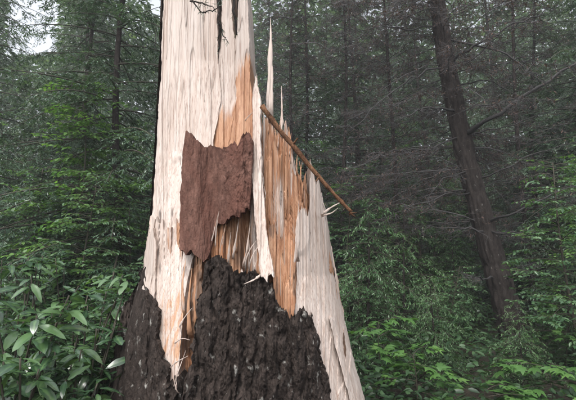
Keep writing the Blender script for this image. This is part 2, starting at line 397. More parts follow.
# reddish slab of bark stuck to the front
def red_y(px, py):
    f = YC - arc(px, py, .84) - .02
    return f + .075*np.exp(-((px - 212 - .06*(py - 190))/9.0)**2) - .035*sm(222, 246, px) - .03*sm(205, 190, px)
sheet('inner_bark_slab', M_BARK_RED, [(186, 128), (183, 150), (180, 200), (180, 230), (178, 262), (178, 290)], [(253, 128), (252.5, 150), (252, 185), (250, 205), (252, 290)],
      [(186, 131), (190, 133), (197, 141), (204, 147), (213, 147), (222, 151), (230, 144), (238, 146), (241, 138), (248, 137), (253, 142)],
      [(180, 248), (186, 253), (190, 247), (199, 253), (207, 256), (212, 240), (217, 224), (226, 219), (236, 215), (243, 209), (250, 203)],
      red_y, lambda px, py: red_y(px, py) + .10, 220, 200, jt=lambda u: jag(u, 15, 5, 3, 1.2), jb=lambda u: -jag(u, 13, 7, 5, 1.2),
      relief=lambda px, py: bark_relief(.024, 12, .05, .007)(px, py)*(.35 + .6*sm(212, 240, px)) + .025*(fbm(px*.2, py*.1, 77) - .5)*sm(210, 235, px) + .012*(vn(px*.35, py*.02, 79) - .5) + .012*(fbm(px*.6, py*.12, 80) - .5))
# orange block right of the long splinter
sheet('heartwood_block', M_WOOD, [(263, 100), (262, 150), (263, 200), (268, 240), (274, 290), (280, 330)], [(290, 100), (296, 150), (304, 185), (300, 210), (298, 240), (297, 280), (294, 330)],
      [(263, 112), (267, 120), (272, 128), (276, 140), (281, 133), (287, 128), (290, 136), (292, 152), (295, 163), (299, 176), (302, 181), (304, 188)], [(280, 318), (286, 328), (294, 312)],
      lambda px, py: YC - arc(px, py, .66) - .03 - .10*sm(200, 300, py), lambda px, py: YC + .12, 190, 240,
      jt=lambda u: jag(u, 22, 11, 8), jb=lambda u: -jag(u, 9, 16, 5), relief=wood_relief(.020, .022, 33),
      heart=lambda px, py: .80 + .2*sm(190, 270, py) - .25*sm(150, 118, py) - 1.1*np.clip(vn(px*.16, py*.012, 52) - .55, 0, 1),
      stain=lambda px, py: .55*sm(.66, .78, vn(px*.3, py*.035, 61))*sm(185, 215, py))
# pale slab down the right flank
sheet('sapwood_slab', M_WOOD, [(299, 150), (298, 205), (294, 260), (291, 300), (302, 340), (318, 400), (330, 470)], [(315, 150), (321, 185), (326, 215), (336, 270), (346.5, 330), (365, 400), (384, 470)],
      [(300, 208), (303, 204), (308, 222), (310, 180), (313, 172), (316, 182), (319, 180), (322, 196)], [(330, 470), (384, 470)],
      lambda px, py: YC - arc(px, py, .90) + .03, BACK, 170, 300, jt=lambda u: jag(u, 14, 16, 14), relief=wood_relief(.010, .010, 44),
      heart=lambda px, py: .42*sm(235, 195, py)*sm(312, 303, px))
sheet('sapwood_strip', M_WOOD, [(329, 318), (336, 350), (350, 400), (364, 450)], [(333, 318), (341, 350), (357, 400), (372, 450)], [(329, 321), (331, 316), (333, 320)], [(364, 450), (372, 450)],
      lambda px, py: YC - arc(px, py, .9) - .025, lambda px, py: YC - arc(px, py, .9) + .05, 24, 80, relief=wood_relief(.008, .008, 91))
# long narrow splinter standing in front
def long_y(px, py): return np.interp(py, [70, 200, 285], [2.60, 2.45, 2.33]) + .0*px
sheet('standing_splinter', M_WOOD, [(255, 76), (252.5, 100), (252, 160), (254, 210), (258, 250), (259, 282)], [(258, 76), (261, 100), (261, 140), (262.5, 180), (266, 230), (274, 276), (275, 282)],
      [(255, 84), (256.5, 77), (258, 86)], [(259, 272), (266, 280), (275, 270)], long_y, lambda px, py: long_y(px, py) + .05, 40, 190,
      jt=lambda u: jag(u, 5, 7, 9), jb=lambda u: -jag(u, 6, 6, 4), relief=wood_relief(.014, .014, 55), ex=.6)
# bark of the butt: right front and left
sheet('bark', M_BARK, [(209, 250), (205, 268), (200, 292), (197, 312), (191, 350), (187, 378), (181, 400), (160, 520)], [(313, 250), (313, 318), (321, 350), (328, 380), (331, 400), (345, 520)],
      [(209, 262), (213, 256), (219, 259), (224, 267), (231, 274), (240, 280), (249, 276), (257, 281), (266, 279), (271, 291), (276, 304), (283, 313), (291, 322), (298, 318), (304, 314), (313, 321)],
      [(160, 520), (345, 520)], lambda px, py: YC - arc(px, py, .97), lambda px, py: YC - arc(px, py, .74), 300, 300,
      jt=lambda u: jag(u, 40, 6, 3, 1.2), relief=bark_relief(.06, 2), ex=2)
sheet('bark', M_BARK, [(143, 268), (136, 288), (124, 303), (115, 350), (106, 400), (72, 520)], [(146, 268), (151, 298), (160, 312), (158, 335), (163, 355), (167, 380), (172, 400), (176, 520)],
      [(143, 274), (145, 271), (147, 290), (152, 302), (156, 296), (160, 310)], [(72, 520), (176, 520)], lambda px, py: YC - arc(px, py, .97), lambda px, py: YC - arc(px, py, .70), 150, 260,
      jt=lambda u: jag(u, 16, 8, 23, 1.2), relief=bark_relief(.05, 8), ex=2.5)
sheet('bark', M_BARK, [(168, 372), (170, 400), (174, 520)], [(190, 372), (186, 400), (165, 520)][::1], [(168, 386), (176, 378), (182, 388), (190, 374)], [(174, 520), (176, 520)],
      lambda px, py: YC - arc(px, py, .86), lambda px, py: YC - arc(px, py, .66), 40, 60, jt=lambda u: jag(u, 7, 8, 29, 1.2), relief=bark_relief(.05, 14), ex=1)

# splinters: each a tapered, slightly bent sliver of its own
SP = random.Random(4)
def splinter(pts, w, heart=0.0, name='splinter', flat=.28):
    """pts: (px, py, Y) from root to tip, w: width in metres at the root"""
    if 203 < pts[0][0] < 254 and 222 < pts[0][1] < 275 and w > .0085: pts = [(a, b, c + .06) for a, b, c in pts]; w *= .75
    P = np.array([proj(*p) for p in pts]) - ROOT
    k = 14; tt = np.linspace(0, 1, len(P)); ti = np.linspace(0, 1, k)
    C = np.stack([np.interp(ti, tt, P[:, c]) for c in range(3)], -1)
    if len(P) > 2:
        for _ in range(2): C[1:-1] = .25*C[:-2] + .5*C[1:-1] + .25*C[2:]
    t = norm(np.gradient(C, axis=0)); a = norm(np.cross(t, [0, 1., 0])); b = np.cross(t, a)
    rad = w*.42*(1.05 - ti**1.1)*(.55 + .9*np.array([SP.random() for _ in ti])) + .0006
    C[0, 1] += .06; C[1, 1] += .02
    th = np.linspace(0, 2*np.pi, 6, endpoint=False) + .3
    V = (C[:, None] + rad[:, None, None]*(np.cos(th)[None, :, None]*a[:, None] + flat*np.sin(th)[None, :, None]*b[:, None])).reshape(-1, 3)
    i = np.arange(k-1)[:, None]*6; j = np.arange(6)[None]; Q = np.stack([i+j, i+(j+1) % 6, i+6+(j+1) % 6, i+6+j], -1).reshape(-1, 4)
    me = mesh_data(name, V, [Q, np.array([[0, 5, 4], [0, 4, 3], [0, 3, 2], [0, 2, 1]])], M_WOOD, {'heart': np.full(len(V), heart), 'stain': np.zeros(len(V))})
    return link(name, me, tree)
for pts, w, h in [
    ([(268, 122, 2.66), (269.5, 70, 2.68), (271, 40, 2.69), (270.5, 18, 2.70)], .05, .0),
    ([(270, 120, 2.65), (272, 80, 2.66), (272, 58, 2.66)], .035, .1),
    ([(281, 140, 2.64), (282, 112, 2.66), (281.5, 86, 2.67)], .022, .0),
    ([(257, 108, 2.58), (256.5, 90, 2.58), (255.5, 76, 2.60)], .035, .0),
    ([(252, 150, 2.95), (250, 100, 2.95), (250, 70, 2.96)], .04, .4),
    ([(215, 252, 2.48), (216, 230, 2.46), (219, 211, 2.44)], .012, .1),
    ([(206, 260, 2.5), (213, 236, 2.46), (218, 214, 2.43)], .018, .35),
    ([(232, 262, 2.48), (236, 240, 2.45), (239, 218, 2.43)], .03, .3),
    ([(228, 268, 2.48), (229, 248, 2.46), (231, 232, 2.43)], .026, .15),
    ([(222, 262, 2.5), (223, 240, 2.47), (226, 222, 2.45)], .03, .55),
    ([(243, 270, 2.46), (247, 250, 2.42), (250, 225, 2.42)], .03, .45),
    ([(245, 274, 2.42), (246, 258, 2.37), (252, 246, 2.36), (257, 240, 2.38)], .012, .0),
    ([(248, 276, 2.42), (250, 262, 2.36), (254, 252, 2.35), (258, 247, 2.37)], .010, .0),
    ([(252, 278, 2.42), (254, 268, 2.36), (257, 260, 2.36)], .009, .0),
    ([(240, 270, 2.44), (247, 281, 2.34), (262, 276, 2.30), (274, 270, 2.29)], .022, .2),
    ([(262, 274, 2.36), (254, 280, 2.32), (244, 284, 2.30)], .018, .05),
    ([(298, 262, 2.50), (298.5, 225, 2.47), (299, 200, 2.46)], .02, .0),
    ([(322, 215, 2.72), (330, 208, 2.70), (341, 202, 2.68)], .022, .15),
    ([(322, 216, 2.74), (332, 213, 2.73), (338, 208, 2.72)], .012, .1),
    ([(172, 392, 2.38), (178, 372, 2.34), (186, 350, 2.36)], .010, .1),
    ([(180, 398, 2.30), (174, 384, 2.28), (173, 368, 2.29), (175, 360, 2.30)], .007, .0),
    ([(190, 388, 2.32), (194, 372, 2.30), (194, 360, 2.32)], .022, .1),
    ([(168, 370, 2.40), (176, 362, 2.35), (188, 356, 2.34)], .010, .2),
    ([(172, 345, 2.42), (182, 338, 2.38), (190, 340, 2.36)], .008, .3),
    ([(178, 330, 2.42), (184, 318, 2.40), (192, 308, 2.40)], .012, .3),
    ([(196, 330, 2.42), (194, 300, 2.42), (196, 275, 2.44)], .03, .8),
    ([(190, 340, 2.44), (188, 305, 2.44), (192, 268, 2.46)], .03, .7),
    ([(184, 320, 2.46), (182, 285, 2.48), (186, 258, 2.50)], .025, .5),
    ([(241, 126, 2.90), (247, 118, 2.82), (255, 110, 2.74)], .010, .1),
    ([(242, 128, 2.90), (246, 134, 2.84), (250, 141, 2.80)], .008, .2),
    ([(263, 190, 2.50), (264, 180, 2.46), (262, 172, 2.44)], .006, .0),
    ([(263, 205, 2.50), (266, 196, 2.45), (264, 186, 2.44)], .006, .1),
]: splinter(pts, w, h)
for k in range(26):           # many small standing splinters along the broken orange edge and slab tops
    u = SP.random(); x = 262 + 44*u; y = float(np.interp(x, [262, 275, 288, 296, 306], [122, 138, 136, 165, 192])) + SP.uniform(-2, 14)
    Y = float(YC - arc(np.array(x), np.array(y), .66)) - .03 + SP.uniform(-.01, .06); l = SP.uniform(10, 26)
    splinter([(x, y + 8, Y), (x + SP.uniform(-1, 1), y - l*.4, Y), (x + SP.uniform(-1.5, 1.5), y - l*.8, Y + .01)], SP.uniform(.006, .014), SP.uniform(.3, .9))
for k in range(9):
    x = SP.uniform(206, 252); y = SP.uniform(225, 275); Y = float(YC - arc(np.array(x), np.array(y), .74)) - .02; l = SP.uniform(14, 34)
    splinter([(x, y + 6, Y), (x + 1, y - l*.5, Y - .03), (x + SP.uniform(0, 5), y - l, Y - .04)], SP.uniform(.008, .022), SP.uniform(.1, .9))

for k in range(90):           # thin slivers lifting off the split faces
    z = SP.random()
    if z < .55: y = SP.uniform(-10, 250); x = SP.uniform(165, 214 - max(0, y - 130)*.22) if y < 140 else SP.uniform(157, 181); Y = float(slab_y(np.array(x), np.array(y))) - .004; h = SP.uniform(0, .2)
    elif z < .75: y = SP.uniform(160, 290); x = SP.uniform(266, 294); Y = float(YC - arc(np.array(x), np.array(y), .66)) - .04 - .10*float(sm(200, 300, y)); h = SP.uniform(.4, 1)
    else: y = SP.uniform(225, 380); x = SP.uniform(302, 322) + (y - 225)*.13; Y = float(YC - arc(np.array(x), np.array(y), .90)) + .02; h = SP.uniform(0, .15)
    l = SP.uniform(14, 60); lean = SP.uniform(-.03, .03)*l
    splinter([(x - .05*l*(z < .55), y + l*.5, Y + .004), (x + lean*.5, y, Y), (x + lean, y - l*.5, Y - SP.uniform(.0, .018))], SP.uniform(.0025, .007), h)

# ------------------------------------------------------------------ broken branch lodged across the splinters
def lodged_branch():
    pts = [(262, 106, 2.50), (275, 124, 2.47), (292, 145, 2.44), (310, 166, 2.41), (328, 187, 2.38), (342, 202, 2.36), (351, 212, 2.35)]
    P = np.array([proj(*p) for p in pts]); base = P[3]
    root = thing('broken_branch', base, 'slender brown broken branch slanting across the splinters to the right', 'branch')
    g = Geo(); C = np.stack([np.interp(np.linspace(0, 6, 25), range(7), P[:, c]) for c in range(3)], -1)
    C += .007*(np.stack([vn(np.arange(25)*.33, np.zeros(25), s) for s in (1, 2, 3)], -1) - .5)
    tube(g, C, np.linspace(.0175, .0095, 25)*(1 + .25*(vn(np.arange(25)*.8, np.zeros(25), 9) - .5)), 5, .22, 3)
    link('stem', g.mesh('stem', M_BRANCH, False, base), root)
    g = Geo()
    for d in ([.02, -.01, .03], [-.012, 0, .022], [.03, -.005, .006]):
        sticks(g, C[-1:] - .01, C[-1:] + np.array([d])*np.array([[1, 1, -1.]]), .007, .001, 5)
    me = g.mesh('frayed_end', M_BRANCH, False, base); link('frayed_end', me, root)
    g = Geo(); sticks(g, C[8:9], C[8:9] + np.array([[.03, -.03, .035]]), .008, .004, 6); link('knot_stub', g.mesh('knot_stub', M_BRANCH, False, base), root)
    g = Geo(); sticks(g, C[14:15], C[14:15] + np.array([[-.02, -.03, -.03]]), .006, .003, 6)
    link('knot_stub', g.mesh('knot_stub', M_BRANCH, False, base), root)
lodged_branch()

# ------------------------------------------------------------------ plant prototypes (meshes shared by copies)
def limb_curve(z0, az, L, rise, droop, k=9):
    s = np.linspace(0, 1, k)
    r = L*s; z = z0 + L*(rise*s - droop*s*s)
    return np.stack([r*np.cos(az), r*np.sin(az), z], -1)
def conifer(seed, h=12, r0=.16, spread=2.6, zmin=.5, dens=1.0, mat=None, nlen=.088, lean=0, bare=.0, sag=.55, lr=1.0):
    rng = np.random.default_rng(seed); gt, gb, gf = Geo(), Geo(), Geo()
    zz = np.linspace(-.3, h, 16); ax = np.stack([.12*np.sin(zz*.5 + seed) + lean*zz, .12*np.cos(zz*.4 + seed), zz], -1); ax[:, :2] -= ax[0, :2]
    tube(gt, ax, r0*(1.02 - zz/h)**.8 + .004, 12, .14, seed)
    n = int(11*h*dens)
    for q in range(n):
        f = ((q + rng.random())/n)**1.5; z0 = zmin + (h - zmin)*f
        L = spread*(1 - .82*f)*rng.uniform(.55, 1.1) + .15
        c = limb_curve(0, rng.uniform(0, 2*np.pi), L, rng.uniform(-.05, .25), rng.uniform(sag*.5, sag), 8)
        base = np.array([np.interp(z0, zz, ax[:, a]) for a in range(3)]); c = c + base
        tube(gb, c, lr*np.linspace(.010 + .006*L, .003, 8), 4)
        if rng.random() < bare and f < .5: 
            continue
        nt_ = int(L/.075); s = np.sort(rng.uniform(.12, 1, nt_)); idx = s*7
        P = np.stack([np.interp(idx, range(8), c[:, a]) for a in range(3)], -1)
        d = norm(np.stack([np.interp(np.clip(idx + .5, 0, 7), range(8), c[:, a]) for a in range(3)], -1) - np.stack([np.interp(np.clip(idx - .5, 0, 7), range(8), c[:, a]) for a in range(3)], -1))
        side = norm(np.cross(d, [0, 0, 1.])); sg = np.where(np.arange(nt_) % 2 == 0, 1, -1)[:, None]
        td = norm(d*rng.uniform(.35, .8, (nt_, 1)) + side*sg + np.array([0, 0, -1.])*rng.uniform(-.1, 1.0, (nt_, 1)) + rng.normal(0, .22, (nt_, 3)))
        tl = L*.30*(1 - .62*s)*rng.uniform(.6, 1.2, nt_) + .07
        E = P + td*tl[:, None]; E[:, 2] -= .3*tl
        sticks(gb, P, E, .003, .0012, 3)
        # needle-bearing shoots along each twig
        for i in range(nt_):
            m = max(5, int(tl[i]/.0165)); u = rng.uniform(.03, 1, m)[:, None]
            C = P[i] + (E[i] - P[i])*u - np.array([0, 0, .0])
            sg2 = np.where(rng.random(m) < .5, 1, -1)[:, None]; t_ = norm((E[i] - P[i])[None])
            sd_ = norm(np.cross(t_, [0, 0, 1.])); D = norm(t_*rng.uniform(.4, 1.1, (m, 1)) + sd_*sg2*rng.uniform(.5, 1, (m, 1)) + rng.normal(0, .22, (m, 3)) - np.array([0, 0, .18]))
            blades(gf, C, D, np.array([0, 0, 1.]) + rng.normal(0, .35, (m, 3)), nlen*rng.uniform(.6, 1.3, m)*(1.15 - .5*u[:, 0]), nlen*.17, NEEDLE, np.clip(.15 + .35*rng.random(m) + .35*u[:, 0]*s[i], 0, 1))
    return [('trunk', gt.mesh('trunk', M_BARK_TREE, True)), ('branches', gb.mesh('branches', M_STEM)), ('crown', gf.mesh('crown', mat))]
def broadleaf(seed, h=3.2, spread=1.1, zmin=.5, mat=None, leaf=.065, nb=46, stems=1, r0=.022, fan=.5):
    rng = np.random.default_rng(seed); gt, gb, gf = Geo(), Geo(), Geo()
    for st in range(stems):
        zz = np.linspace(-.15, h*(1 if st == 0 else rng.uniform(.6, .95)), 12); a0 = rng.uniform(0, 6.28)
        lx, ly = (.16*np.cos(a0), .16*np.sin(a0)) if stems > 1 else (.05*np.cos(a0), .05*np.sin(a0))
        ax = np.stack([lx*zz + .05*np.sin(zz*1.7 + seed + st), ly*zz + .05*np.cos(zz*1.3 + seed), zz], -1)
        tube(gt, ax, r0*(1.05 - np.clip(zz, 0, 99)/zz[-1])**.7 + .003, 7, .1, seed)
        for q in range(nb//stems):
            f = (q + rng.random())/(nb//stems); z0 = zmin + (zz[-1] - zmin)*f
            L = spread*(1 - .65*f)*rng.uniform(.55, 1.1)
            c = limb_curve(0, rng.uniform(0, 6.28), L, rng.uniform(.15, .55), rng.uniform(.15, fan), 7)
            c = c + np.array([np.interp(z0, zz, ax[:, a]) for a in range(3)])
            tube(gb, c, np.linspace(.007, .002, 7), 4)
            nt_ = max(3, int(L/.11)); s = np.sort(rng.uniform(.2, 1, nt_))
            P = np.stack([np.interp(s*6, range(7), c[:, a]) for a in range(3)], -1); d = norm(c[-1:] - c[:1])
            side = norm(np.cross(d, [[0, 0, 1.]])); sg = np.where(np.arange(nt_) % 2 == 0, 1, -1)[:, None]
            td = norm(d*rng.uniform(.4, .9, (nt_, 1)) + side*sg + rng.normal(0, .14, (nt_, 3))); tl = (.16 + .28*L*(1 - s*.6))*rng.uniform(.6, 1.2, nt_)
            E = P + td*tl[:, None]; E[:, 2] -= .12*tl
            sticks(gb, P, E, .0025, .001, 3)
            for i in range(nt_):
                m = max(3, int(tl[i]/(leaf*.42))); u = (np.arange(m) + rng.uniform(.3, 1, m))/m
                C = P[i] + (E[i] - P[i])*u[:, None]; t_ = norm((E[i] - P[i])[None]); sd_ = norm(np.cross(t_, [0, 0, 1.]))
                sg2 = np.where(np.arange(m) % 2 == 0, 1, -1)[:, None]
                D = norm(t_*.7 + sd_*sg2*rng.uniform(.6, 1.1, (m, 1)) + rng.normal(0, .2, (m, 3)) - np.array([0, 0, .22]))
                blades(gf, C, D, np.array([0, 0, 1.]) + rng.normal(0, .30, (m, 3)), leaf*rng.uniform(.65, 1.25, m), leaf*.58*rng.uniform(.8, 1.1, m), LEAF_OVAL, rng.random(m)*.7)
    return [('stem', gt.mesh('stem', M_STEM, True)), ('branches', gb.mesh('branches', M_STEM)), ('crown', gf.mesh('crown', mat))]

def plant(name, parts, loc, label, cat, group=None, rz=0, s=1.0, sz=None):
    o = thing(name, loc, label, cat, group, rz); o.scale = (s, s, sz or s)
    for n, me in parts:
        link(n, me, o)
    return o
def gpos(px, Y):
    x = (px - W/2)/F*Y*1.0/ (_cf[1]); return (float(x), float(Y), float(ground_z(x, Y)))

HEM = [conifer(11, 12, .07, 2.7, .7, 1.15, M_HEM[0]), conifer(23, 13, .08, 2.9, 1.0, 1.1, M_HEM[0]), conifer(37, 12, .065, 2.6, .6, 1.15, M_HEM[1])]
YOUNG = conifer(51, 2.4, .022, 1.0, .15, 3.6, M_YOUNG, .062, sag=.5, lr=.35)
SAP = [broadleaf(5, 3.2, 1.15, .5, M_DEC, .075, 80), broadleaf(6, 2.7, 1.2, .3, M_DEC, .08, 80, 3), broadleaf(8, 5.0, 1.6, .9, M_BRIGHT, .105, 80)]

# evergreens that stand in the middle ground, one by one
for i, (px, Y, v, rz, s, lab) in enumerate([
    (-38, 8.2, 0, .3, .92, 'dark drooping evergreen at the far left edge, under the white sky gap'),
    (88, 8.8, 1, 1.9, .9, 'tall dark evergreen behind the bright green bush left of the trunk'),
    (128, 6.9, 0, 3.1, 1.0, 'dark evergreen with drooping boughs just left of the tall pale slab'),
    (300, 10.5, 2, .9, 1.0, 'grey green evergreen directly behind the thin upright splinters'),
    (352, 11.5, 1, 4.4, 1.0, 'shaded evergreen right behind the tip of the slanting broken branch'),
    (425, 12.5, 2, 5.2, 1.0, 'grey evergreen seen just left of the leaning dark trunk'),
    (545, 9.6, 2, 2.5, 1.0, 'evergreen with greyish boughs just right of the leaning dark trunk'),
    (610, 8.4, 1, 1.2, 1.0, 'dark evergreen at the far right edge behind the green leaves'),
]): plant('hemlock_tree', HEM[v], gpos(px, Y), lab, 'evergreen tree', 'evergreens in the middle of the wood', rz, s, .74)
rngf = random.Random(8)
for k in range(26):           # indistinguishable evergreens farther back
    px = -170 + 940*(k + .5)/26 + rngf.uniform(-14, 14); Y = rngf.uniform(14, 25)
    if -15 < px < 55: px = 72
    plant('hemlock_tree', HEM[k % 3], gpos(px, Y), 'tall evergreen standing far back in the dim wood', 'evergreen tree', 'far evergreens in the dim wood', rngf.uniform(0, 6.28), rngf.uniform(.95, 1.25))

for k in range(8):            # the same wood goes on to both sides
    px = (-215 - 75*k) if k < 4 else (805 + 75*(k - 4)); Y = rngf.uniform(11, 19)
    plant('hemlock_tree', HEM[k % 3], gpos(px, Y), 'tall evergreen standing far back in the dim wood', 'evergreen tree', 'far evergreens in the dim wood', rngf.uniform(0, 6.28), rngf.uniform(.95, 1.2))
for px, Y, v, rz, s, lab in [
    (86, 6.3, 2, .5, .82, 'bright green leafy young tree left of the pale slab, below the dark boughs'),
    (30, 6.2, 0, 1.4, .85, 'green leafy sapling at the left edge above the glossy shrubs'),
    (86, 5.6, 0, 2.6, .80, 'layered green sapling between the glossy shrubs and the bright young tree'),
    (130, 6.4, 1, .2, .95, 'leafy sapling close against the left side of the pale slab'),
    (356, 6.4, 1, 4.2, .55, 'small leafy sapling close against the right flank of the broken trunk'),
    (566, 5.2, 0, 3.3, .80, 'green leafy sapling at the right edge beside the leaning dark trunk'),
    (440, 6.0, 1, 2.0, .50, 'low leafy sapling between young evergreens left of the leaning trunk'),
    (600, 6.6, 2, 1.0, .62, 'tall leafy young tree at the right edge behind the green sapling'),
]: plant('leafy_sapling', SAP[v], gpos(px, Y), lab, 'sapling', 'leafy saplings under the evergreens', rz, s)
for k, (px, Y, v) in enumerate([(-30, 9.5, 2), (48, 11.5, 0), (118, 12.5, 2), (-5, 13.5, 1), (322, 13, 2), (375, 9.6, 1), (398, 14.5, 2), (440, 11, 0), (470, 15, 2), (520, 12, 1), (575, 12, 2), (620, 14, 0), (345, 8.2, 0), (425, 8.4, 1)]):
    plant('leafy_sapling', SAP[v], gpos(px, Y), 'dim leafy young tree farther back between the evergreens', 'sapling', 'dim young trees farther back', k*1.7, .95 + .05*(k % 4))
for px, Y, rz, s, lab in [
    (362, 6.2, .4, 1.0, 'fresh green young evergreen just right of the broken trunk'),
    (402, 7.0, 2.2, .95, 'young evergreen between the broken trunk and the leaning dark trunk'),
    (455, 7.6, 3.9, .8, 'small shaded young evergreen left of the foot of the leaning trunk'),
    (515, 4.8, 2.9, .40, 'low feathery young evergreen right of the foot of the leaning trunk'),
    (430, 5.4, 4.9, .52, 'feathery young evergreen between the bright maple sapling and leaning trunk'),
    (558, 5.8, 5.6, .6, 'young evergreen low at the right edge behind the corner maple'),
    (16, 5.0, 1.1, .62, 'small young evergreen behind the glossy shrubs at the left edge'),
]: plant('young_evergreen', YOUNG, gpos(px, Y), lab, 'young tree', 'young evergreens', rz, s)

# ------------------------------------------------------------------ leaning dark conifer with dead limbs (right)
def twig_cloud(g, gn, c, L, rng, rust=.0, dens=.9):
    """dead side twigs of a limb c (k,3)"""
    k = len(c); n = int(L/.055*dens); s = np.sort(rng.uniform(.1, 1, n)); idx = s*(k-1)
    P = np.stack([np.interp(idx, range(k), c[:, a]) for a in range(3)], -1); d = norm(c[-1:] - c[:1])
    side = norm(np.cross(d, [[0, 0, 1.]])); sg = np.where(rng.random(n) < .5, 1, -1)[:, None]
    td = norm(d*rng.uniform(.3, 1, (n, 1)) + side*sg + rng.normal(0, .3, (n, 3)) - np.array([0, 0, .25])); tl = (.1 + .24*L*(1 - .6*s))*rng.uniform(.4, 1.2, n)
    E = P + td*tl[:, None]; tn = rng.random(n)
    sticks(g, P, E, .0035, .0015, 3, tn)
    m = 5; u = rng.uniform(.15, 1, (n, m, 1)); C = (P[:, None] + (E - P)[:, None]*u).reshape(-1, 3); tt = np.repeat(td, m, 0)
    D = norm(tt*.6 + rng.normal(0, .55, tt.shape) - np.array([0, 0, .12])); l2 = np.repeat(tl, m)*rng.uniform(.15, .5, n*m)
    E2 = C + D*l2[:, None]; sticks(g, C, E2, .0022, .0009, 3, rng.random(n*m))
    m2 = 3; u = rng.uniform(.1, 1, (n*m, m2, 1)); C3 = (C[:, None] + (E2 - C)[:, None]*u).reshape(-1, 3)
    D3 = norm(np.repeat(D, m2, 0)*.5 + rng.normal(0, .6, C3.shape)); l3 = rng.uniform(.02, .085, len(C3))
    sticks(g, C3, C3 + D3*l3[:, None], .0016, .0007, 3, rng.random(len(C3)))
    if rust > 0:
        sel = rng.random(len(C3)) < rust
        blades(gn, C3[sel], D3[sel], np.array([0, 0, 1.]) + rng.normal(0, .5, (sel.sum(), 3)), rng.uniform(.03, .065, sel.sum()), .011, NEEDLE, rng.random(sel.sum())*.7)
def leaning_conifer():
    Y = 7.0; rng = np.random.default_rng(3)
    path = [(424, -170), (432, -40), (437, 0), (446, 60), (464, 150), (485, 230), (505, 300), (525, 385), (540, 450)]
    dep = [7.5, 7.2, 7.15, 7.1, 7.05, 7.0, 6.98, 6.95, 6.95]
    P = np.array([proj(a, b, d) for (a, b), d in zip(path, dep)])[::-1]
    gz = float(ground_z(P[0, 0], P[0, 1])); P[0, 2] = min(P[0, 2], gz - .1)
    base = np.array([P[0, 0], P[0, 1], gz])
    root = thing('leaning_conifer', base, 'dark leaning conifer with bare dead limbs and rusty twigs right of the stump', 'tree')
    zi = np.linspace(0, len(P)-1, 240); C = np.stack([np.interp(zi, range(len(P)), P[:, a]) for a in range(3)], -1)
    for _ in range(60): C[1:-1] = .25*C[:-2] + .5*C[1:-1] + .25*C[2:]
    g = Geo(); tube(g, C, np.interp(np.linspace(0, 1, 240), [0, .1, .35, .7, 1], [.30, .225, .17, .13, .10]), 64)
    V = g.V[0]; n_ = 240*64; th = np.tile(np.arange(64), 240); kk = np.repeat(np.arange(240), 64); ctr = np.repeat(C, 64, 0)
    wv = 3*fbm(th*.15, kk*.06, 4); rel = .30*(np.clip(worley((th + wv)*.22, kk*.075 + wv*.2, 3)[1]/.5, 0, 1) - .6) + .35*(fbm(th*.3, kk*.2, 6, 5) - .5) + .22*(fbm(th*.06, kk*.03, 8) - .5)
    V[:n_] = ctr + (V[:n_] - ctr)*(1 + .55*rel)[:, None]; C = C[::4]
    link('trunk', g.mesh('trunk', M_BARK_TREE, True, base), root)
    def on(py): return C[np.argmin(np.abs(C[:, 2] - proj(470, py, Y)[2]))]
    big = [ # (pixels from trunk outward), radius
        ([(470, 135), (482, 124), (510, 104), (545, 82), (580, 63), (620, 42)], 6.6, .040),
        ([(452, 62), (470, 48), (492, 36), (520, 22), (545, 10)], 6.7, .026),
        ([(486, 33), (505, 50), (525, 68), (545, 84)], 6.5, .018),
        ([(490, 236), (470, 228), (440, 229), (412, 227)], 6.5, .014),
        ([(488, 228), (510, 232), (545, 233)], 6.5, .016),
        ([(485, 224), (510, 214), (540, 202), (566, 190), (590, 178)], 6.4, .022),
        ([(462, 110), (440, 108), (425, 108), (414, 114), (400, 120)], 6.5, .022),
        ([(470, 165), (445, 178), (425, 200)], 6.6, .014),
        ([(478, 178), (510, 166), (545, 150), (580, 140)], 6.6, .015),
        ([(466, 140), (500, 130), (540, 112), (580, 105)], 6.8, .012),
        ([(458, 90), (480, 78), (512, 92), (540, 108)], 6.6, .013),
        ([(500, 285), (520, 275), (535, 262)], 6.5, .018),
        ([(500, 282), (478, 278), (462, 272)], 6.5, .016),
        ([(510, 300), (530, 318), (545, 330)], 6.5, .012),
        ([(445, 60), (425, 72), (400, 84), (372, 110), (350, 130)], 6.6, .016),
        ([(440, 20), (410, 30), (380, 26), (350, 34)], 6.7, .014),
        ([(462, 140), (430, 150), (400, 148), (372, 160), (350, 172)], 6.6, .014),
        ([(474, 190), (440, 196), (405, 210), (378, 222)], 6.5, .011),
    ]
    gt, gn = Geo(), Geo()
    for pts, yy, r in big:
        Q = [on(pts[0][1])] + [proj(a, b, yy - .05*i) for i, (a, b) in enumerate(pts[1:])]
        Q = np.array(Q); k = 14; ti = np.linspace(0, len(Q)-1, k); c = np.stack([np.interp(ti, range(len(Q)), Q[:, a]) for a in range(3)], -1)
        for _ in range(2): c[1:-1] = .25*c[:-2] + .5*c[1:-1] + .25*c[2:]
        c[1:] += rng.normal(0, .018, (k-1, 3))
        gl = Geo(); tube(gl, c, np.linspace(r, r*.3, k), 7, .25, 5)
        link('limb', gl.mesh('limb', M_TWIG, True, base), root)
        L = float(np.linalg.norm(c[-1] - c[0])); twig_cloud(gt, gn, c, L, rng, .12, .4)
    for q in range(120):
        s = int(rng.uniform(22, 59)); L = rng.uniform(.6, 2.3); az = rng.uniform(0, 6.28) if s > 32 else rng.uniform(-.6, 3.74)
        c = limb_curve(0, az, L, rng.uniform(-.2, .4), rng.uniform(.0, .5), 8) + C[s]; c[1:] += rng.normal(0, .02, (7, 3))
        tube(gt, c, np.linspace(.010, .003, 8), 4, 0, 0, rng.random()); twig_cloud(gt, gn, c, L, rng, .55 if 22 < s < 46 else .2)
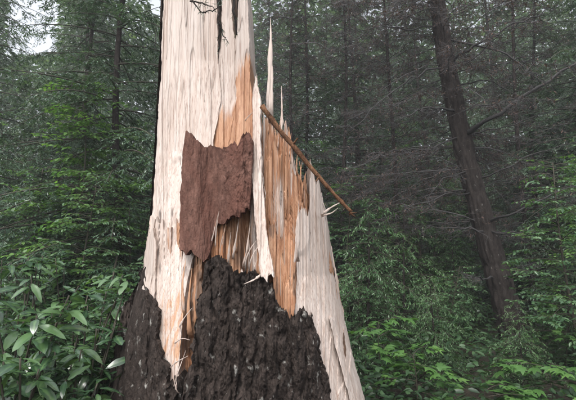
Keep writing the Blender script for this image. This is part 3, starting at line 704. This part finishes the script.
    link('dead_twigs', gt.mesh('dead_twigs', M_TWIG, False, base), root); link('rusty_needles', gn.mesh('rusty_needles', M_RUST, False, base), root)
leaning_conifer()
def bare_conifer(seed, h, n):
    rng = np.random.default_rng(seed); g, gt, gn = Geo(), Geo(), Geo()
    zz = np.linspace(-.3, h, 20); C = np.stack([.1*np.sin(zz*.6 + seed), .1*np.cos(zz*.5 + seed), zz], -1); C[:, :2] -= C[0, :2]
    tube(g, C, .05*(1.03 - np.clip(zz, 0, 99)/h)**.7 + .003, 10, .15, seed)
    for q in range(n):
        z = rng.uniform(1.2, h*.97); L = rng.uniform(.6, 2.0)*(1 - .4*z/h)
        c = limb_curve(0, rng.uniform(0, 6.28), L, rng.uniform(-.1, .45), rng.uniform(0, .5), 8) + np.array([np.interp(z, zz, C[:, a]) for a in range(3)]); c[1:] += rng.normal(0, .025, (7, 3))
        tube(gt, c, np.linspace(.010, .003, 8), 4, 0, 0, rng.random()); twig_cloud(gt, gn, c, L, rng, .25)
    return [('trunk', g.mesh('trunk', M_BARK_TREE, True)), ('dead_twigs', gt.mesh('dead_twigs', M_TWIG)), ('dry_needles', gn.mesh('dry_needles', M_RUST))]
BARE = bare_conifer(7, 9, 110)
for px, Y, rz, s, lab in [
    (392, 8.8, .3, 1.0, 'slim dead conifer with grey twigs just left of the leaning dark trunk'),
    (338, 9.4, 2.0, 1.0, 'slim bare conifer behind the slanting broken branch'),
    (530, 8.6, 4.0, 1.0, 'slim grey twiggy conifer right of the leaning dark trunk'),
    (300, 8.8, 5.0, .95, 'slim twiggy conifer behind the thin upright splinters'),
]: plant('bare_conifer', BARE, gpos(px, Y), lab, 'dead tree', 'slim dead conifers', rz, s)

# ------------------------------------------------------------------ glossy big-leaved shrubs (front left), every leaf an object
def big_leaf_mesh(seed, curl):
    rng = np.random.default_rng(seed); nl, nw = 8, 5
    u = np.linspace(0, 1, nl)[:, None]; w = np.linspace(-1, 1, nw)[None]
    wid = rng.uniform(.15, .24)*np.sin(np.pi*np.clip(u*.93 + .04, 0, 1))**.75*(1 - .25*u); wid[-1] = .006
    x = u + 0*w; y = wid*w*(1 + .06*np.sin(u*14 + seed)); z = -curl*u**2 + .10*np.abs(w)*wid/.215 - .06*w*w*(wid/.215) + .012*np.sin(u*17 + w*3)
    V = np.stack([x, y, z + 0*x], -1).reshape(-1, 3)
    i = np.arange(nl-1)[:, None]*nw; j = np.arange(nw-1)[None]; Q = np.stack([i+j, i+nw+j, i+nw+j+1, i+j+1], -1).reshape(-1, 4)
    return mesh_data('leaf', V, Q, M_SHRUB, {'tint': np.clip((.0 + .6*rng.random()) + .35*(np.abs(w) < .2) + .12*np.sin(u*30)*(np.abs(w) < .8) + 0*x, 0, 1)}, True)
BIGLEAF = [big_leaf_mesh(s, c) for s, c in ((1, .18), (2, .3), (3, .10), (4, .42), (5, .25), (6, .35), (7, .2), (8, .5), (9, .05))]
def frame_matrix(p, d, n):
    d = Vector(d).normalized(); s = Vector(n).cross(d).normalized(); n = d.cross(s)
    m = Matrix((d, s, n)).transposed().to_4x4(); m.translation = Vector(p); return m
def shrub(px, pytop, Y, seed, label, nbr=14, lf=.14, spread=.5):
    R_ = random.Random(seed); x = (px - W/2)/F*Y; gz = float(ground_z(x, Y)); root = thing('broadleaf_shrub', (x, Y, gz), label, 'shrub', 'glossy shrubs')
    ht = float(proj(px, pytop, Y)[2]) - gz; g = Geo(); leaves = []
    for b in range(nbr):
        az = R_.uniform(0, 6.28); rr = spread*math.sqrt(R_.random()); hh = ht*R_.uniform(.5, 1.0) if b else ht*.97
        tip = np.array([rr*math.cos(az), rr*math.sin(az), hh]); mid = tip*.5 + np.array([R_.uniform(-.06, .06), R_.uniform(-.06, .06), -.03])
        pts = np.array([[R_.uniform(-.04, .04), R_.uniform(-.04, .04), -.08], mid, tip]); ti = np.linspace(0, 2, 9)
        c = np.stack([np.interp(ti, range(3), pts[:, a]) for a in range(3)], -1); c[1:-1] = .25*c[:-2] + .5*c[1:-1] + .25*c[2:]
        tube(g, c, np.linspace(.011, .004, 9), 6, .1, seed)
        def whorl(p, up, n, scale):
            a0 = R_.uniform(0, 6.28)
            for q in range(n):
                a = a0 + q*2.4 + R_.uniform(-.3, .3); el = R_.uniform(-.45, .5)
                d = Vector((math.cos(a)*math.cos(el), math.sin(a)*math.cos(el), math.sin(el)))
                nn = Vector((0, 0, 1)) + Vector((R_.gauss(0, .25), R_.gauss(0, .25), 0))
                pos = Vector(p) + d*.015 - Vector((0, 0, .012*q))
                leaves.append((frame_matrix(pos, d, nn), lf*scale*R_.uniform(.6, 1.15), R_.choice(BIGLEAF)))
        whorl(c[-1], 1, R_.randint(8, 11), 1.0); whorl(c[6], 1, R_.randint(4, 6), .95)
        if R_.random() < .7: whorl(c[5], 1, R_.randint(2, 4), .9)
        whorl(c[4], 1, R_.randint(2, 4), .9)
    link('stem', g.mesh('stem', M_STEM, True), root)
    for m, s, me in leaves:
        o = link('leaf', me, root); o.matrix_local = m @ Matrix.Scale(s, 4)
for a in [
    (62, 278, 2.75, 1, 'glossy large-leaved shrub in the front, topmost at lower left'),
    (4, 285, 2.5, 2, 'glossy large-leaved shrub cut by the left edge of the picture', 14, .145),
    (98, 268, 3.3, 3, 'glossy shrub with dense leaves touching the bark at left', 14, .14, .4),
    (22, 256, 3.6, 4, 'large-leaved shrub behind the glossy front shrubs at the left edge', 14, .15, .6),
    (78, 258, 4.0, 5, 'large-leaved shrub behind the front shrubs, nearer the broken trunk', 14, .15, .6),
    (48, 335, 2.3, 6, 'low glossy shrub at the bottom left, below the topmost front shrub', 14, .13, .36),
    (10, 350, 2.15, 7, 'low glossy shrub filling the bottom left corner', 14, .13, .34),
    (122, 282, 3.8, 8, 'glossy shrub half hidden behind the bark at left', 14, .13, .4),
    (80, 325, 2.75, 9, 'low glossy shrub at the foot of the bark, right of the front shrubs', 14, .12, .34),
    (38, 300, 3.0, 10, 'glossy shrub in the gap between the two front shrubs at left', 14, .14, .45),
]: shrub(*a)

# ------------------------------------------------------------------ maple saplings (lower right), every leaf an object
def maple_leaf_mesh(seed):
    rng = np.random.default_rng(seed)
    lob = [(0, 1.0), (14, .62), (24, .50), (40, .88), (52, .60), (70, .42), (92, .62), (110, .40), (150, .30), (180, .10)]
    ang = [a for a, _ in lob] + [-a for a, _ in reversed(lob[1:-1])]; rad = [r for _, r in lob] + [r for _, r in reversed(lob[1:-1])]
    ang = np.radians(ang); rad = np.array(rad)*rng.uniform(.9, 1.08, len(rad)); cx = .38
    V = np.stack([cx + .62*rad*np.cos(ang), .62*rad*np.sin(ang), -.16*rad**2 + .05*np.cos(ang*5)*rad], -1); V = np.vstack([[[cx, 0, .03]], V])
    n = len(ang); T = np.stack([np.zeros(n, int), 1 + np.arange(n), 1 + (np.arange(n)+1) % n], -1)
    return mesh_data('leaf', V, T, M_BRIGHT, {'tint': np.full(len(V), .15 + .5*rng.random())}, True)
MAPLE = [maple_leaf_mesh(s) for s in range(5)]
def maple(px, pytop, Y, seed, label, nb=8, lf=.10, spread=.5):
    R_ = random.Random(seed); x = (px - W/2)/F*Y; gz = float(ground_z(x, Y)); root = thing('maple_sapling', (x, Y, gz), label, 'sapling', 'maple saplings')
    ht = float(proj(px, pytop, Y)[2]) - gz; g = Geo(); leaves = []
    stem = np.array([[.03*math.sin(z*4 + seed), .03*math.cos(z*3), z] for z in np.linspace(-.08, ht*.97, 10)]); tube(g, stem, np.linspace(.009, .003, 10), 6)
    for b in range(nb):
        f = .45 + .55*(b + R_.random())/nb; p0 = np.array([np.interp(f*9, range(10), stem[:, a]) for a in range(3)]); az = R_.uniform(0, 6.28); L = spread*(1.15 - .6*f)*R_.uniform(.6, 1.1)
        c = limb_curve(0, az, L, R_.uniform(.1, .4), R_.uniform(.1, .4), 7) + p0; tube(g, c, np.linspace(.004, .0015, 7), 4)
        for q in range(2, 7):
            for sd_ in (-1, 1):
                a = az + sd_*R_.uniform(.5, 1.2); d = Vector((math.cos(a), math.sin(a), R_.uniform(-.25, .1))); pe = Vector(c[q]) + d*.04
                sticks(g, c[q:q+1], np.array([pe]), .0012, .0009, 3)
                leaves.append((frame_matrix(pe, d, (R_.gauss(0, .22), R_.gauss(0, .22), 1)), lf*R_.uniform(.7, 1.2)))
    link('stem', g.mesh('stem', M_STEM), root)
    for m, s in leaves:
        o = link('leaf', R_.choice(MAPLE), root); o.matrix_local = m @ Matrix.Scale(s, 4)
for a in [
    (410, 352, 4.3, 1, 'bright green maple sapling low to the right of the broken trunk', 9, .165, .6),
    (378, 318, 5.0, 2, 'maple sapling with pale leaves against the right flank of the trunk', 9, .155, .6),
    (545, 362, 4.2, 3, 'bright green maple sapling at the bottom right corner', 9, .165, .6),
    (480, 388, 4.0, 4, 'low maple sapling at the bottom edge below the leaning trunk', 9, .15, .5),
    (560, 300, 5.4, 5, 'taller maple sapling at the right edge above the corner sapling', 9, .14, .6),
]: maple(*a)

# ------------------------------------------------------------------ bough hanging in front of the top of the pale slab
def hanging_bough():
    rng = np.random.default_rng(12)
    P = np.array([proj(a, b, d) for a, b, d in [(176, -60, 2.75), (186, -8, 2.72), (198, 6, 2.70), (206, 14, 2.68), (218, 8, 2.68), (226, 4, 2.68)]]); base = P[0]
    root = thing('hanging_twig', base, 'dark dead twig with drooping shreds hanging over the top of the pale slab', 'twig')
    g, gf = Geo(), Geo()
    def run(pts, r):
        Q = np.array([proj(*p) for p in pts]); ti = np.linspace(0, len(Q)-1, 12); c = np.stack([np.interp(ti, range(len(Q)), Q[:, a]) for a in range(3)], -1); c[1:] += rng.normal(0, .004, (11, 3))
        tube(g, c, np.linspace(r, r*.4, 12), 6, .3, 2); return c
    runs = [run([(183, -50, 2.75), (186, -6, 2.72), (194, 3, 2.70), (203, 13, 2.68)], .009), run([(190, 1, 2.71), (206, 4, 2.70), (215, 9, 2.70)], .006), run([(203, 12, 2.68), (216, 10, 2.67), (222, -6, 2.68)], .005),
            run([(219, -30, 2.76), (218, 0, 2.76), (219, 30, 2.74), (218, 52, 2.73)], .009), run([(234, -30, 2.80), (234, 5, 2.79), (235, 22, 2.78), (237, 35, 2.77)], .013), run([(219, 22, 2.74), (224, 36, 2.73), (228, 44, 2.73)], .005)]
    for c in runs:
        n = 16; idx = rng.uniform(2, 11, n); C = np.stack([np.interp(idx, range(12), c[:, a]) for a in range(3)], -1)
        blades(gf, C, rng.normal(0, .6, (n, 3)) + np.array([0, 0, -.9]), rng.normal(0, 1, (n, 3)), rng.uniform(.02, .07, n), .004, NEEDLE, rng.random(n)*.4)
    link('stem', g.mesh('stem', M_BARK_TREE, True, base), root); link('needles', gf.mesh('needles', M_HEM[1], False, base), root)
hanging_bough()

# ------------------------------------------------------------------ undergrowth and far wood: nobody could count these
def undergrowth():
    rng = np.random.default_rng(2); g = Geo(); n = 42000
    Y = 3.6 + 16*rng.random(n)**1.6; X = rng.uniform(-1, 1, n)*(Y*.85 + 1.5); Z = ground_z(X, Y) + rng.random(n)**1.4*(.3 + .9*vn(X*.9, Y*.9, 3)*np.clip((Y - 3)/2.5, .2, 1)*(1 - .75*np.exp(-((X/Y - .53)/.12)**2)*(Y < 7.5)))
    a = rng.uniform(0, 6.28, n); D = np.stack([np.cos(a), np.sin(a), rng.uniform(-.3, .6, n)], -1)
    blades(g, np.stack([X, Y, Z], -1), D, np.array([0, 0, 1.]) + rng.normal(0, .3, (n, 3)), rng.uniform(.05, .12, n), rng.uniform(.03, .06, n), LEAF_OVAL, rng.random(n)*.6)
    o = link('undergrowth', g.mesh('undergrowth', M_UNDER)); o['kind'] = 'stuff'; tag(o, 'low green leafy undergrowth covering the forest floor', 'undergrowth')
undergrowth()
def far_wood():
    rng = np.random.default_rng(6); g = Geo(); n = 330000
    Y = rng.uniform(26, 46, n); X = rng.uniform(-1, 1, n)*(Y*1.5); cl = rng.random(n)
    Z = ground_z(X, Y) + 24*rng.random(n)*(.55 + .45*vn(X*.35, Y*.35, 5))
    k = (vn(X*.5, Z*.5 + Y*.3, 8) > .30) & ~((X/Y > -.69) & (X/Y < -.56) & (Z - 1.6 > .46*Y)); X, Y, Z = X[k], Y[k], Z[k]; n = len(X)
    a = rng.uniform(0, 6.28, n); D = np.stack([np.cos(a), np.sin(a), rng.uniform(-.8, .2, n)], -1)
    blades(g, np.stack([X, Y, Z], -1), D, np.array([0, 0, 1.]) + rng.normal(0, .5, (n, 3)), rng.uniform(.25, .6, n), rng.uniform(.13, .28, n), NEEDLE, rng.random(n)*.8)
    o = link('far_wood', g.mesh('far_wood', M_FAR)); o['kind'] = 'stuff'; tag(o, 'dim mass of foliage far back between the trees', 'far wood')
far_wood()

# ------------------------------------------------------------------ damp air under the trees
def haze():
    m = bpy.data.materials.new('damp_air'); m.use_nodes = True; t = m.node_tree; t.nodes.clear()
    out = t.nodes.new('ShaderNodeOutputMaterial'); v = t.nodes.new('ShaderNodeVolumePrincipled'); t.links.new(v.outputs[0], out.inputs['Volume'])
    v.inputs['Color'].default_value = (.93, .95, 1, 1); v.inputs['Density'].default_value = .0027; v.inputs['Anisotropy'].default_value = .2
    x, y0, y1, z0, z1 = 55, -12, 62, -1.5, 26
    V = [(a, b, c) for a in (-x, x) for b in (y0, y1) for c in (z0, z1)]
    Q = np.array([[0, 1, 3, 2], [4, 6, 7, 5], [0, 4, 5, 1], [2, 3, 7, 6], [0, 2, 6, 4], [1, 5, 7, 3]])
    o = link('haze', mesh_data('haze', V, Q, m)); o['kind'] = 'stuff'; tag(o, 'thin pale damp air between the trees', 'haze')
haze()
